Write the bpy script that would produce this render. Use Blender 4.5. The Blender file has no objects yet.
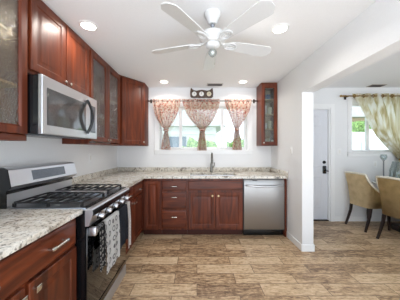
import bpy, bmesh, math, random
from mathutils import Vector, Matrix
random.seed(7)
PI = math.pi
SC = bpy.context.scene
COL = SC.collection

# ------------------------------------------------------------------ camera, world, exposure
cam_d = bpy.data.cameras.new('camera')
cam = bpy.data.objects.new('camera', cam_d)
COL.objects.link(cam)
cam.location = (0, 0, 1.32)
cam.rotation_euler = (PI / 2, 0, 0)
cam_d.sensor_width = 36
cam_d.lens = 36 * 202 / 400
cam_d.shift_x = 0.0075
cam_d.shift_y = -0.0025
cam_d.clip_start = 0.02
SC.camera = cam

world = bpy.data.worlds.new('world')
SC.world = world
world.use_nodes = True
wn = world.node_tree.nodes; wl = world.node_tree.links
bg = wn['Background']
wtc = wn.new('ShaderNodeTexCoord'); wsep = wn.new('ShaderNodeSeparateXYZ'); wr = wn.new('ShaderNodeValToRGB')
wmr = wn.new('ShaderNodeMapRange'); wmr.inputs['From Min'].default_value = -1
wl.new(wtc.outputs['Generated'], wsep.inputs[0]); wl.new(wsep.outputs['Z'], wmr.inputs['Value']); wl.new(wmr.outputs[0], wr.inputs[0])
wr.color_ramp.elements[0].position = 0.46; wr.color_ramp.elements[0].color = (1.75, 1.9, 2.1, 1)
wr.color_ramp.elements[1].position = 0.54; wr.color_ramp.elements[1].color = (0.80, 0.90, 1.0, 1)
wq = wr.color_ramp.elements.new(.8); wq.color = (.66, .80, 1, 1)
wl.new(wr.outputs[0], bg.inputs['Color'])
bg.inputs['Strength'].default_value = 1.5
sun_d = bpy.data.lights.new('sun', 'SUN'); sun_d.energy = 3.0; sun_d.angle = math.radians(2); sun_d.color = (.90, .95, 1)
sun = bpy.data.objects.new('sun', sun_d); COL.objects.link(sun); sun.rotation_euler = (math.radians(24), 0, 0)

SC.view_settings.view_transform = 'Standard'
SC.view_settings.look = 'None'
SC.view_settings.gamma = 1
SC.view_settings.use_curve_mapping = False
SC.view_settings.exposure = 0.64
CAN_POWER = 2.8
CANS = [(-0.984, 1.832), (0.771, 1.877), (-0.547, 3.35), (0.763, 3.35)]

# ------------------------------------------------------------------ helpers
def lin(c):
    return tuple(((v / 255) / 12.92 if v / 255 <= 0.04045 else ((v / 255 + 0.055) / 1.055) ** 2.4) for v in c)

def nmat(name):
    m = bpy.data.materials.new(name); m.use_nodes = True
    b = m.node_tree.nodes['Principled BSDF']
    return m, m.node_tree.nodes, m.node_tree.links, b

def plain(name, rgb, rough=0.5, metal=0.0, bump=0.0, bscale=60, spec=0.5, emit=None, estr=1, coat=0, vary=0.04, alpha=1, trans=0):
    m, n, l, b = nmat(name)
    c = lin(rgb)
    b.inputs['Roughness'].default_value = rough
    b.inputs['Metallic'].default_value = metal
    b.inputs['Specular IOR Level'].default_value = spec
    b.inputs['Coat Weight'].default_value = coat
    b.inputs['Transmission Weight'].default_value = trans
    tc = n.new('ShaderNodeTexCoord'); nz = n.new('ShaderNodeTexNoise'); r = n.new('ShaderNodeValToRGB')
    nz.inputs['Scale'].default_value = bscale; nz.inputs['Detail'].default_value = 3
    l.new(tc.outputs['Object'], nz.inputs['Vector']); l.new(nz.outputs['Fac'], r.inputs[0])
    r.color_ramp.elements[0].position = .3; r.color_ramp.elements[1].position = .7
    r.color_ramp.elements[0].color = tuple(v * (1 - vary) for v in c) + (1,)
    r.color_ramp.elements[1].color = tuple(min(1, v * (1 + vary)) for v in c) + (1,)
    l.new(r.outputs[0], b.inputs['Base Color'])
    if bump:
        bp = n.new('ShaderNodeBump'); bp.inputs['Strength'].default_value = bump; bp.inputs['Distance'].default_value = .01
        l.new(nz.outputs['Fac'], bp.inputs['Height']); l.new(bp.outputs[0], b.inputs['Normal'])
    if emit:
        b.inputs['Emission Color'].default_value = lin(emit) + (1,)
        b.inputs['Emission Strength'].default_value = estr
    return m

def wood(name, dark, light, scale, rough=0.42, dist=1.2, coat=.08):
    """scale = stretch of the noise per axis (small along the grain)"""
    m, n, l, b = nmat(name)
    tc = n.new('ShaderNodeTexCoord'); mp = n.new('ShaderNodeMapping'); mp.inputs['Scale'].default_value = scale
    nz = n.new('ShaderNodeTexNoise'); nz.inputs['Scale'].default_value = 1; nz.inputs['Detail'].default_value = 6
    nz.inputs['Distortion'].default_value = dist
    r = n.new('ShaderNodeValToRGB')
    r.color_ramp.elements[0].position = .3; r.color_ramp.elements[0].color = lin(dark) + (1,)
    r.color_ramp.elements[1].position = .72; r.color_ramp.elements[1].color = lin(light) + (1,)
    l.new(tc.outputs['Object'], mp.inputs[0]); l.new(mp.outputs[0], nz.inputs['Vector'])
    l.new(nz.outputs['Fac'], r.inputs[0]); l.new(r.outputs[0], b.inputs['Base Color'])
    b.inputs['Roughness'].default_value = rough; b.inputs['Specular IOR Level'].default_value = .38
    b.inputs['Coat Weight'].default_value = coat; b.inputs['Coat Roughness'].default_value = .2
    bp = n.new('ShaderNodeBump'); bp.inputs['Strength'].default_value = .08; bp.inputs['Distance'].default_value = .004
    l.new(nz.outputs['Fac'], bp.inputs['Height']); l.new(bp.outputs[0], b.inputs['Normal'])
    return m

def steel(name, rgb, rough, scale, amt=.12):
    m, n, l, b = nmat(name)
    tc = n.new('ShaderNodeTexCoord'); mp = n.new('ShaderNodeMapping'); mp.inputs['Scale'].default_value = scale
    nz = n.new('ShaderNodeTexNoise'); nz.inputs['Scale'].default_value = 1; nz.inputs['Detail'].default_value = 4
    l.new(tc.outputs['Object'], mp.inputs[0]); l.new(mp.outputs[0], nz.inputs['Vector'])
    r = n.new('ShaderNodeMapRange'); r.inputs['To Min'].default_value = rough - amt; r.inputs['To Max'].default_value = rough + amt
    l.new(nz.outputs['Fac'], r.inputs['Value']); l.new(r.outputs[0], b.inputs['Roughness'])
    b.inputs['Base Color'].default_value = lin(rgb) + (1,); b.inputs['Metallic'].default_value = 1
    return m

def glass(name, alpha=.2, rgb=(235, 240, 240), rough=.02, bump=0, bscale=80):
    m = bpy.data.materials.new(name); m.use_nodes = True
    n = m.node_tree.nodes; l = m.node_tree.links; n.clear()
    out = n.new('ShaderNodeOutputMaterial'); mx = n.new('ShaderNodeMixShader')
    tr = n.new('ShaderNodeBsdfTransparent'); gl = n.new('ShaderNodeBsdfGlossy')
    tr.inputs[0].default_value = lin(rgb) + (1,); gl.inputs['Roughness'].default_value = rough
    fr = n.new('ShaderNodeLayerWeight'); fr.inputs['Blend'].default_value = .25
    mr = n.new('ShaderNodeMapRange'); mr.inputs['To Min'].default_value = alpha * .4; mr.inputs['To Max'].default_value = min(1, alpha * 1.5)
    l.new(fr.outputs['Fresnel'], mr.inputs['Value']); l.new(mr.outputs[0], mx.inputs[0])
    l.new(tr.outputs[0], mx.inputs[1]); l.new(gl.outputs[0], mx.inputs[2]); l.new(mx.outputs[0], out.inputs[0])
    if bump:
        tc = n.new('ShaderNodeTexCoord'); nz = n.new('ShaderNodeTexNoise'); nz.inputs['Scale'].default_value = bscale
        bp = n.new('ShaderNodeBump'); bp.inputs['Strength'].default_value = bump; bp.inputs['Distance'].default_value = .01
        l.new(tc.outputs['Object'], nz.inputs['Vector']); l.new(nz.outputs['Fac'], bp.inputs['Height'])
        l.new(bp.outputs[0], gl.inputs['Normal']); l.new(bp.outputs[0], fr.inputs['Normal'])
    return m

class MB:
    def __init__(s): s.bm = bmesh.new()
    def box(s, x0, x1, y0, y1, z0, z1, bev=0, seg=2, mat4=None):
        bm = s.bm
        vs = [bm.verts.new(Vector((x, y, z))) for x in (x0, x1) for y in (y0, y1) for z in (z0, z1)]
        if mat4 is not None:
            for v in vs: v.co = mat4 @ v.co
        F = [(0, 1, 3, 2), (4, 6, 7, 5), (0, 4, 5, 1), (2, 3, 7, 6), (0, 2, 6, 4), (1, 5, 7, 3)]
        fs = [bm.faces.new([vs[i] for i in f]) for f in F]
        if bev:
            es = list({e for f in fs for e in f.edges})
            bmesh.ops.bevel(bm, geom=es, offset=bev, segments=seg, affect='EDGES', profile=.5)
        return s
    def cyl(s, p0, p1, r0, r1=None, seg=20, caps=True):
        return s.tube([p0, p1], [r0, r0 if r1 is None else r1], seg, caps)
    def tube(s, pts, r, seg=10, caps=True, flat=1.0, up=None):
        bm = s.bm; pts = [Vector(p) for p in pts]
        rs = r if isinstance(r, (list, tuple)) else [r] * len(pts)
        rings = []; a = None
        for i, p in enumerate(pts):
            d = (pts[min(i + 1, len(pts) - 1)] - pts[max(i - 1, 0)]).normalized()
            if a is None:
                a = d.orthogonal().normalized() if up is None else (Vector(up) - d * d.dot(Vector(up))).normalized()
            else:
                a = (a - d * a.dot(d)).normalized()
            b = d.cross(a)
            rings.append([bm.verts.new(p + (a * math.cos(2 * PI * k / seg) + b * math.sin(2 * PI * k / seg) * flat) * rs[i]) for k in range(seg)])
        for A, B in zip(rings, rings[1:]):
            for k in range(seg): bm.faces.new([A[k], A[(k + 1) % seg], B[(k + 1) % seg], B[k]])
        if caps: bm.faces.new(rings[0][::-1]); bm.faces.new(rings[-1])
        return s
    def lathe(s, c, prof, seg=32, axis='z', mat4=None):
        bm = s.bm; c = Vector(c); rings = []
        for r, h in prof:
            ring = []
            for k in range(seg if r > 1e-6 else 1):
                t = 2 * PI * k / seg
                if axis == 'z': v = Vector((r * math.cos(t), r * math.sin(t), h))
                elif axis == 'y': v = Vector((r * math.cos(t), h, r * math.sin(t)))
                else: v = Vector((h, r * math.cos(t), r * math.sin(t)))
                if mat4 is not None: v = mat4 @ v
                ring.append(bm.verts.new(c + v))
            rings.append(ring)
        for A, B in zip(rings, rings[1:]):
            for k in range(seg):
                q = [A[k % len(A)], A[(k + 1) % len(A)], B[(k + 1) % len(B)], B[k % len(B)]]
                q = list(dict.fromkeys(q))
                if len(q) > 2: bm.faces.new(q)
        if len(rings[0]) > 1: bm.faces.new(rings[0][::-1])
        if len(rings[-1]) > 1: bm.faces.new(rings[-1])
        return s
    def ball(s, c, r, sx=1, sy=1, sz=1, seg=20):
        m = Matrix.Translation(Vector(c)) @ Matrix.Diagonal((r * sx, r * sy, r * sz, 1))
        bmesh.ops.create_uvsphere(s.bm, u_segments=seg, v_segments=seg // 2, radius=1, matrix=m)
        return s
    def torus(s, c, R, r, axis='z', seg=24, sseg=8, mat4=None):
        bm = s.bm; rings = []
        for i in range(seg):
            t = 2 * PI * i / seg; ring = []
            for k in range(sseg):
                q = 2 * PI * k / sseg; rr = R + r * math.cos(q); h = r * math.sin(q)
                v = Vector((rr * math.cos(t), rr * math.sin(t), h))
                if axis == 'x': v = Vector((v.z, v.x, v.y))
                if axis == 'y': v = Vector((v.x, v.z, v.y))
                if mat4 is not None: v = mat4 @ v
                ring.append(bm.verts.new(Vector(c) + v))
            rings.append(ring)
        for i in range(seg):
            A = rings[i]; B = rings[(i + 1) % seg]
            for k in range(sseg): bm.faces.new([A[k], A[(k + 1) % sseg], B[(k + 1) % sseg], B[k]])
        return s
    def prism(s, poly, fn, h0, h1, bev=0):
        """poly list of (a,b); fn(a,b,c)->point"""
        bm = s.bm
        A = [bm.verts.new(fn(a, b, h0)) for a, b in poly]; B = [bm.verts.new(fn(a, b, h1)) for a, b in poly]
        n = len(poly); fs = [bm.faces.new(A[::-1]), bm.faces.new(B)]
        for i in range(n): fs.append(bm.faces.new([A[i], A[(i + 1) % n], B[(i + 1) % n], B[i]]))
        if bev:
            bmesh.ops.bevel(bm, geom=list(fs[1].edges), offset=bev, segments=2, affect='EDGES', profile=.5)
        return s
    def grid(s, P, thick=0):
        """P[i][j] points; optional thickness along normals"""
        bm = s.bm; V = [[bm.verts.new(Vector(p)) for p in row] for row in P]
        fs = []
        for i in range(len(V) - 1):
            for j in range(len(V[0]) - 1):
                fs.append(bm.faces.new([V[i][j], V[i][j + 1], V[i + 1][j + 1], V[i + 1][j]]))
        if thick:
            bmesh.ops.solidify(bm, geom=fs, thickness=thick)
        return s
    def rings(s, F, w, h, prof, hole=False):
        """nested rectangle profile; prof = [(inset, out)], F(a,b,c)->point"""
        bm = s.bm; R = []
        for ins, c in prof:
            R.append([bm.verts.new(F(a, b, c)) for a, b in ((ins, ins), (w - ins, ins), (w - ins, h - ins), (ins, h - ins))])
        for A, B in zip(R, R[1:] + (R[:1] if hole else [])):
            for k in range(4): bm.faces.new([A[k], A[(k + 1) % 4], B[(k + 1) % 4], B[k]])
        if not hole:
            bm.faces.new(R[0][::-1]); bm.faces.new(R[-1])
        return s
    def cells(s, us, vs, inc, fn, c0, c1):
        bm = s.bm; cache = {}
        def V(i, j, c):
            k = (i, j, c)
            if k not in cache: cache[k] = bm.verts.new(fn(us[i], vs[j], c0 if c == 0 else c1))
            return cache[k]
        ok = lambda i, j: 0 <= i < len(us) - 1 and 0 <= j < len(vs) - 1 and inc(i, j)
        for i in range(len(us) - 1):
            for j in range(len(vs) - 1):
                if not ok(i, j): continue
                for c in (0, 1): bm.faces.new([V(i, j, c), V(i + 1, j, c), V(i + 1, j + 1, c), V(i, j + 1, c)])
                if not ok(i - 1, j): bm.faces.new([V(i, j, 0), V(i, j + 1, 0), V(i, j + 1, 1), V(i, j, 1)])
                if not ok(i + 1, j): bm.faces.new([V(i + 1, j, 0), V(i + 1, j + 1, 0), V(i + 1, j + 1, 1), V(i + 1, j, 1)])
                if not ok(i, j - 1): bm.faces.new([V(i, j, 0), V(i + 1, j, 0), V(i + 1, j, 1), V(i, j, 1)])
                if not ok(i, j + 1): bm.faces.new([V(i, j + 1, 0), V(i + 1, j + 1, 0), V(i + 1, j + 1, 1), V(i, j + 1, 1)])
        return s
    def build(s, name, mat, parent=None, smooth=True, ang=38):
        bm = s.bm
        bmesh.ops.recalc_face_normals(bm, faces=bm.faces)
        if parent is not None:
            inv = parent['_inv']
            M = Matrix.Translation(-Vector(inv))
            bmesh.ops.transform(bm, matrix=M, verts=bm.verts)
        for f in bm.faces: f.smooth = smooth
        if smooth:
            for e in bm.edges:
                if len(e.link_faces) == 2 and e.calc_face_angle(0) > math.radians(ang): e.smooth = False
        me = bpy.data.meshes.new(name); bm.to_mesh(me); bm.free()
        me.materials.append(mat)
        o = bpy.data.objects.new(name, me); COL.objects.link(o)
        if parent is not None:
            o.parent = parent; o['_inv'] = parent['_inv']
        else:
            o['_inv'] = (0.0, 0.0, 0.0)
        return o

def thing(name, label, cat, loc=(0, 0, 0), group=None):
    o = bpy.data.objects.new(name, None); COL.objects.link(o)
    o.location = loc; o['_inv'] = tuple(float(v) for v in loc); o.empty_display_size = .05
    o['label'] = label; o['category'] = cat
    if group: o['group'] = group
    return o

def tag(o, label, cat, group=None, kind=None):
    o['label'] = label; o['category'] = cat
    if group: o['group'] = group
    if kind: o['kind'] = kind
    # put the origin of a lone mesh at its base
    me = o.data
    xs = [v.co for v in me.vertices]
    c = Vector(((min(p.x for p in xs) + max(p.x for p in xs)) / 2, (min(p.y for p in xs) + max(p.y for p in xs)) / 2, min(p.z for p in xs)))
    if o.location.length == 0:
        me.transform(Matrix.Translation(-c)); o.location = c
        for ch in o.children: ch.location = ch.location - c
    return o

def struct(o):
    o['kind'] = 'structure'; return o

def copy_tree(src, loc, label, group=None):
    r = src.copy(); COL.objects.link(r); r.location = loc; r['label'] = label
    if group: r['group'] = group
    for ch in list(src.children):
        c = ch.copy(); COL.objects.link(c); c.parent = r
        for g in list(ch.children):
            d = g.copy(); COL.objects.link(d); d.parent = c
    return r

XYZ = lambda a, b, c: Vector((a, b, c))
XZ = lambda a, b, c: Vector((a, c, b))          # (x, z, y)
YZ = lambda a, b, c: Vector((c, a, b))          # (y, z, x)

# ------------------------------------------------------------------ materials
M_wall = plain('wall_paint', (232, 232, 231), .6, bump=.03, bscale=120, vary=.015)
M_ceil = plain('ceiling_paint', (242, 242, 242), .7, bump=.05, bscale=90, vary=.015)
M_trim = plain('trim_paint', (240, 240, 238), .35, vary=.01)
M_doorp = plain('door_paint', (220, 221, 225), .4, vary=.01)
CH_D, CH_L = (62, 24, 12), (122, 56, 27)
M_wv = wood('cherry_vertical', CH_D, CH_L, (14, 14, 1.3))
M_wh = wood('cherry_horizontal', CH_D, CH_L, (1.3, 1.3, 16))
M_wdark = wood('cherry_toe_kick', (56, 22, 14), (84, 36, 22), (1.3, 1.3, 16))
M_in = wood('cabinet_interior', (186, 160, 124), (214, 190, 154), (9, 9, 1.3), rough=.5, coat=0)
M_steel = steel('brushed_steel', (212, 214, 218), .36, (3, 3, 260))
M_steelv = steel('brushed_steel_vertical', (158, 156, 154), .36, (220, 220, 2))
M_steeld = steel('dark_steel', (150, 155, 162), .32, (3, 3, 200))
M_steelm = steel('matte_steel', (205, 206, 208), .55, (3, 200, 3))
M_chrome = steel('satin_nickel', (216, 212, 204), .25, (30, 30, 30), .05)
M_faucet = steel('faucet_nickel', (120, 118, 112), .28, (30, 30, 30), .05)
M_black = plain('black_enamel', (16, 17, 19), .16, vary=.2)
M_iron = plain('cast_iron', (20, 20, 21), .42, bump=.1, bscale=200, vary=.2)
M_bglass = plain('black_glass', (12, 12, 13), .06, vary=.1, coat=.5)
M_mglass = plain('microwave_glass', (74, 74, 74), .10, vary=.15, coat=.4)
M_grey = plain('grey_plastic', (70, 74, 80), .3)
M_disp = plain('display_panel', (96, 100, 108), .2, vary=.1)
M_white = plain('white_plastic', (238, 238, 236), .35, vary=.01)
M_fan = plain('fan_white', (216, 216, 214), .35, vary=.01)
M_cera = plain('white_ceramic', (236, 234, 228), .2, vary=.02)
M_ceram2 = plain('cream_ceramic', (220, 208, 180), .25, vary=.05)
M_blue = plain('blue_ceramic', (90, 110, 140), .25, vary=.1)
M_glassc = glass('clear_glass', .24)
M_glassw = glass('window_glass', .16, (252, 253, 253))
M_glasst = glass('seeded_glass', .35, (238, 232, 214), .1, .6, 60)
M_ofrost = glass('textured_glass', .42, (222, 222, 222), .2, .9, 130)
M_dark = plain('dark_wood_leg', (38, 24, 20), .3, vary=.2)
M_plaq = plain('plaque_brown', (82, 58, 42), .5, vary=.2)
M_gold = plain('aged_gold', (150, 116, 60), .35, metal=.9)
M_bronze = plain('dark_bronze', (58, 44, 36), .4, metal=.8)
M_ivory = plain('ivory_knob', (226, 205, 160), .3)
M_vent = plain('vent_grey', (196, 190, 184), .5)
M_slot = plain('vent_slot', (92, 86, 82), .7)
M_ventb = plain('vent_tan', (176, 160, 148), .5)
M_glow = plain('lamp_glow', (255, 250, 240), .5, emit=(255, 247, 232), estr=7)

def granite():
    m, n, l, b = nmat('granite')
    tc = n.new('ShaderNodeTexCoord')
    n1 = n.new('ShaderNodeTexNoise'); n1.inputs['Scale'].default_value = 9; n1.inputs['Detail'].default_value = 8; n1.inputs['Roughness'].default_value = .65; n1.inputs['Distortion'].default_value = 1.4
    n2 = n.new('ShaderNodeTexNoise'); n2.inputs['Scale'].default_value = 55; n2.inputs['Detail'].default_value = 5
    vo = n.new('ShaderNodeTexVoronoi'); vo.inputs['Scale'].default_value = 95
    for k in (n1, n2, vo): l.new(tc.outputs['Object'], k.inputs['Vector'])
    r1 = n.new('ShaderNodeValToRGB'); e = r1.color_ramp.elements
    e[0].position = .30; e[0].color = lin((104, 98, 92)) + (1,)
    e[1].position = .62; e[1].color = lin((222, 218, 208)) + (1,)
    for p, c in ((.38, (160, 150, 138)), (.45, (206, 198, 184)), (.75, (196, 196, 194))):
        q = e.new(p); q.color = lin(c) + (1,)
    r2 = n.new('ShaderNodeValToRGB'); e = r2.color_ramp.elements
    e[0].position = .36; e[0].color = (.13, .125, .12, 1); e[1].position = .46; e[1].color = (1, 1, 1, 1)
    mx = n.new('ShaderNodeMix'); mx.data_type = 'RGBA'; mx.blend_type = 'MULTIPLY'; mx.inputs['Factor'].default_value = .7
    l.new(n1.outputs['Fac'], r1.inputs[0]); l.new(n2.outputs['Fac'], r2.inputs[0])
    l.new(r1.outputs[0], mx.inputs['A']); l.new(r2.outputs[0], mx.inputs['B'])
    mr = n.new('ShaderNodeMapRange'); mr.inputs['From Max'].default_value = .6; mr.inputs['To Min'].default_value = .82; mr.inputs['To Max'].default_value = 1.1
    l.new(vo.outputs['Distance'], mr.inputs['Value'])
    m2 = n.new('ShaderNodeMix'); m2.data_type = 'RGBA'; m2.blend_type = 'MULTIPLY'; m2.inputs['Factor'].default_value = 1
    l.new(mx.outputs['Result'], m2.inputs['A']); l.new(mr.outputs[0], m2.inputs['B'])
    l.new(m2.outputs['Result'], b.inputs['Base Color'])
    b.inputs['Roughness'].default_value = .22
    return m
M_gran = granite()

def floor_mat():
    m, n, l, b = nmat('wood_look_tile')
    tc = n.new('ShaderNodeTexCoord')
    br = n.new('ShaderNodeTexBrick')
    br.offset = .37; br.offset_frequency = 2; br.squash = 1
    br.inputs['Scale'].default_value = 1; br.inputs['Brick Width'].default_value = .61; br.inputs['Row Height'].default_value = .165
    br.inputs['Mortar Size'].default_value = .0035; br.inputs['Mortar Smooth'].default_value = .2; br.inputs['Bias'].default_value = 0
    br.inputs['Color1'].default_value = (0, 0, 0, 1); br.inputs['Color2'].default_value = (1, 1, 1, 1); br.inputs['Mortar'].default_value = (.5, .5, .5, 1)
    l.new(tc.outputs['Object'], br.inputs['Vector'])
    # per tile shift of the grain
    sc = n.new('ShaderNodeVectorMath'); sc.operation = 'MULTIPLY'; sc.inputs[1].default_value = (6, 30, 1)
    l.new(tc.outputs['Object'], sc.inputs[0])
    sh = n.new('ShaderNodeVectorMath'); sh.operation = 'MULTIPLY'; sh.inputs[1].default_value = (17, 9, 23)
    l.new(br.outputs['Color'], sh.inputs[0])
    ad = n.new('ShaderNodeVectorMath'); ad.operation = 'ADD'; l.new(sc.outputs[0], ad.inputs[0]); l.new(sh.outputs[0], ad.inputs[1])
    nz = n.new('ShaderNodeTexNoise'); nz.inputs['Scale'].default_value = 1; nz.inputs['Detail'].default_value = 9; nz.inputs['Roughness'].default_value = .68; nz.inputs['Distortion'].default_value = 1.6
    l.new(ad.outputs[0], nz.inputs['Vector'])
    mxv = n.new('ShaderNodeMix'); mxv.data_type = 'FLOAT'; mxv.inputs['Factor'].default_value = .15
    l.new(nz.outputs['Fac'], mxv.inputs['A']); l.new(br.outputs['Color'], mxv.inputs['B'])
    r = n.new('ShaderNodeValToRGB'); e = r.color_ramp.elements
    e[0].position = .34; e[0].color = lin((92, 70, 52)) + (1,)
    e[1].position = .66; e[1].color = lin((224, 202, 170)) + (1,)
    for p, c in ((.42, (136, 108, 82)), (.475, (176, 146, 112)), (.54, (206, 178, 142))):
        q = e.new(p); q.color = lin(c) + (1,)
    n3 = n.new('ShaderNodeTexNoise'); n3.inputs['Scale'].default_value = 34; n3.inputs['Detail'].default_value = 5; n3.inputs['Roughness'].default_value = .7
    l.new(tc.outputs['Object'], n3.inputs['Vector'])
    mx3 = n.new('ShaderNodeMix'); mx3.data_type = 'FLOAT'; mx3.inputs['Factor'].default_value = .24
    l.new(mxv.outputs['Result'], mx3.inputs['A']); l.new(n3.outputs['Fac'], mx3.inputs['B'])
    l.new(mx3.outputs['Result'], r.inputs[0])
    mm = n.new('ShaderNodeMix'); mm.data_type = 'RGBA'; mm.inputs['B'].default_value = lin((116, 94, 74)) + (1,)
    l.new(br.outputs['Fac'], mm.inputs['Factor']); l.new(r.outputs[0], mm.inputs['A'])
    l.new(mm.outputs['Result'], b.inputs['Base Color'])
    b.inputs['Roughness'].default_value = .38
    bp = n.new('ShaderNodeBump'); bp.inputs['Strength'].default_value = .15; bp.inputs['Distance'].default_value = .003
    l.new(nz.outputs['Fac'], bp.inputs['Height']); l.new(bp.outputs[0], b.inputs['Normal'])
    return m
M_floor = floor_mat()

def fabric(name, stops, scale, rough=.85, transl=.0, stretch=(1, 1, 1), detail=4, see=0.0):
    m, n, l, b = nmat(name)
    tc = n.new('ShaderNodeTexCoord'); mp = n.new('ShaderNodeMapping'); mp.inputs['Scale'].default_value = stretch
    nz = n.new('ShaderNodeTexNoise'); nz.inputs['Scale'].default_value = scale; nz.inputs['Detail'].default_value = detail
    l.new(tc.outputs['Object'], mp.inputs[0]); l.new(mp.outputs[0], nz.inputs['Vector'])
    r = n.new('ShaderNodeValToRGB'); e = r.color_ramp.elements
    e[0].position = stops[0][0]; e[0].color = lin(stops[0][1]) + (1,)
    e[1].position = stops[-1][0]; e[1].color = lin(stops[-1][1]) + (1,)
    for p, c in stops[1:-1]:
        q = e.new(p); q.color = lin(c) + (1,)
    l.new(nz.outputs['Fac'], r.inputs[0]); l.new(r.outputs[0], b.inputs['Base Color'])
    b.inputs['Roughness'].default_value = rough
    out = n['Material Output']; last = b.outputs[0]
    if transl:
        t = n.new('ShaderNodeBsdfTranslucent'); l.new(r.outputs[0], t.inputs[0])
        x = n.new('ShaderNodeMixShader'); x.inputs[0].default_value = transl
        l.new(last, x.inputs[1]); l.new(t.outputs[0], x.inputs[2]); last = x.outputs[0]
    if see:
        t = n.new('ShaderNodeBsdfTransparent'); x = n.new('ShaderNodeMixShader'); x.inputs[0].default_value = see
        l.new(last, x.inputs[1]); l.new(t.outputs[0], x.inputs[2]); last = x.outputs[0]
    l.new(last, out.inputs[0])
    return m
M_floral = fabric('coral_floral_fabric', [(.38, (190, 104, 90)), (.46, (214, 160, 142)), (.51, (242, 230, 218)), (.6, (226, 212, 198)), (.66, (204, 140, 118))], 42, transl=.45, see=.18)
M_cream = fabric('cream_curtain_fabric', [(.36, (206, 192, 146)), (.5, (234, 228, 206)), (.62, (250, 249, 244))], 1, transl=.35, stretch=(16, 16, .5), see=.04)
M_upho = fabric('tan_upholstery', [(.3, (208, 184, 140)), (.7, (236, 214, 172))], 9)
M_pipe = plain('pale_nailhead_trim', (226, 218, 200), .4, vary=.05)
M_navy = fabric('navy_towel', [(.3, (32, 38, 48)), (.7, (52, 58, 70))], 60)
M_wtow = fabric('white_lace_towel', [(.35, (216, 214, 212)), (.6, (240, 238, 234))], 70)

def towel_pattern(name, base, ink, scale, inv=False):
    """rows of rings on a towel"""
    m, n, l, b = nmat(name)
    tc = n.new('ShaderNodeTexCoord'); vo = n.new('ShaderNodeTexVoronoi'); vo.inputs['Scale'].default_value = scale
    vo.inputs['Randomness'].default_value = .25
    mp = n.new('ShaderNodeMapping'); mp.inputs['Scale'].default_value = (0.0, 1, 1)
    l.new(tc.outputs['Object'], mp.inputs[0]); l.new(mp.outputs[0], vo.inputs['Vector'])
    r = n.new('ShaderNodeValToRGB'); e = r.color_ramp.elements
    e[0].position = .20; e[0].color = lin(base) + (1,); e[1].position = .44; e[1].color = lin(base) + (1,)
    for p, c in ((.24, ink), (.32, ink), (.36, base)):
        q = e.new(p); q.color = lin(c) + (1,)
    l.new(vo.outputs['Distance'], r.inputs[0]); l.new(r.outputs[0], b.inputs['Base Color']); b.inputs['Roughness'].default_value = .9
    return m
M_towB = towel_pattern('white_towel_grey_rings', (240, 239, 236), (130, 128, 128), 14)
M_towA = towel_pattern('black_towel_white_rings', (30, 30, 34), (200, 198, 194), 22)
M_leaf = fabric('hedge_leaves', [(.35, (58, 84, 40)), (.5, (104, 138, 70)), (.65, (160, 190, 110))], 14)
M_siding = plain('pale_siding', (232, 230, 228), .7, bscale=3)
M_roof = plain('grey_shingles', (186, 184, 182), .9, bscale=20, vary=.1)
M_roofw = plain('tan_brick_wall', (196, 172, 146), .9, bscale=12, vary=.1)
M_grass = plain('lawn', (120, 150, 84), .9, bscale=6, vary=.2)
M_winout = plain('dark_pane', (120, 132, 146), .1)

# ------------------------------------------------------------------ dimensions
WL, WR, WB, H = -1.46, 1.355, 3.69, 2.44
NEAR = -0.6
DX = 4.75            # dining far side wall

# ------------------------------------------------------------------ structure
struct(MB().box(WL - .12, DX + .12, NEAR, WB + .14, -.08, 0).build('floor', M_floor, smooth=False))
struct(MB().box(WL - .12, DX + .12, NEAR, WB + .14, H, H + .1).build('ceiling', M_ceil, smooth=False))
struct(MB().box(WL - .12, WL, NEAR, WB + .14, 0, H).build('wall_left', M_wall, smooth=False))
struct(MB().box(3.3, DX + .12, NEAR - .12, NEAR, 0, H).build('wall_light_block', M_wall, smooth=False))  # unseen partial wall behind the camera, added to cut light entering the dining side
struct(MB().box(DX, DX + .12, NEAR, WB + .14, 0, H).build('wall_far_side', M_wall, smooth=False))
# back wall with two window holes and a door hole
KW = (-.69, .92, 1.31, 2.10)
DW = (2.82, 4.25, 1.26, 2.16)
DD = (1.60, 2.43, 0.0, 2.065)
us = sorted([WL, DX] + [KW[0], KW[1], DW[0], DW[1], DD[0], DD[1]])
vs = sorted({0, H, KW[2], KW[3], DW[2], DW[3], DD[3]})
def inc(i, j):
    u = (us[i] + us[i + 1]) / 2; v = (vs[j] + vs[j + 1]) / 2
    return not any(a < u < b and c < v < d for a, b, c, d in (KW, DW, DD))
struct(MB().cells(us, vs, inc, XZ, WB, WB + .14).build('wall_back', M_wall, smooth=False))
# right kitchen wall: the stub beside the dishwasher and the header over the wide opening
struct(MB().cells([NEAR, 2.604, WB], [0, 2.05, H], lambda i, j: not (i == 0 and j == 0), YZ, WR, WR + .146).build('wall_right', M_wall, smooth=False))

def bb(name, x0, x1, y0, y1):
    return struct(MB().box(x0, x1, y0, y1, 0, .09, .004, 1).build(name, M_trim))
bb('baseboard_right', WR - .012, WR, 2.604, 3.04)
bb('baseboard_back', DD[1] + .075, DX, WB - .012, WB)
bb('baseboard_back.001', WR + .146, DD[0] - .075, WB - .012, WB)
bb('baseboard_stub', WR + .146, WR + .158, 2.604, WB)
bb('baseboard_front', WR - .012, WR + .158, 2.592, 2.604)

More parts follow.
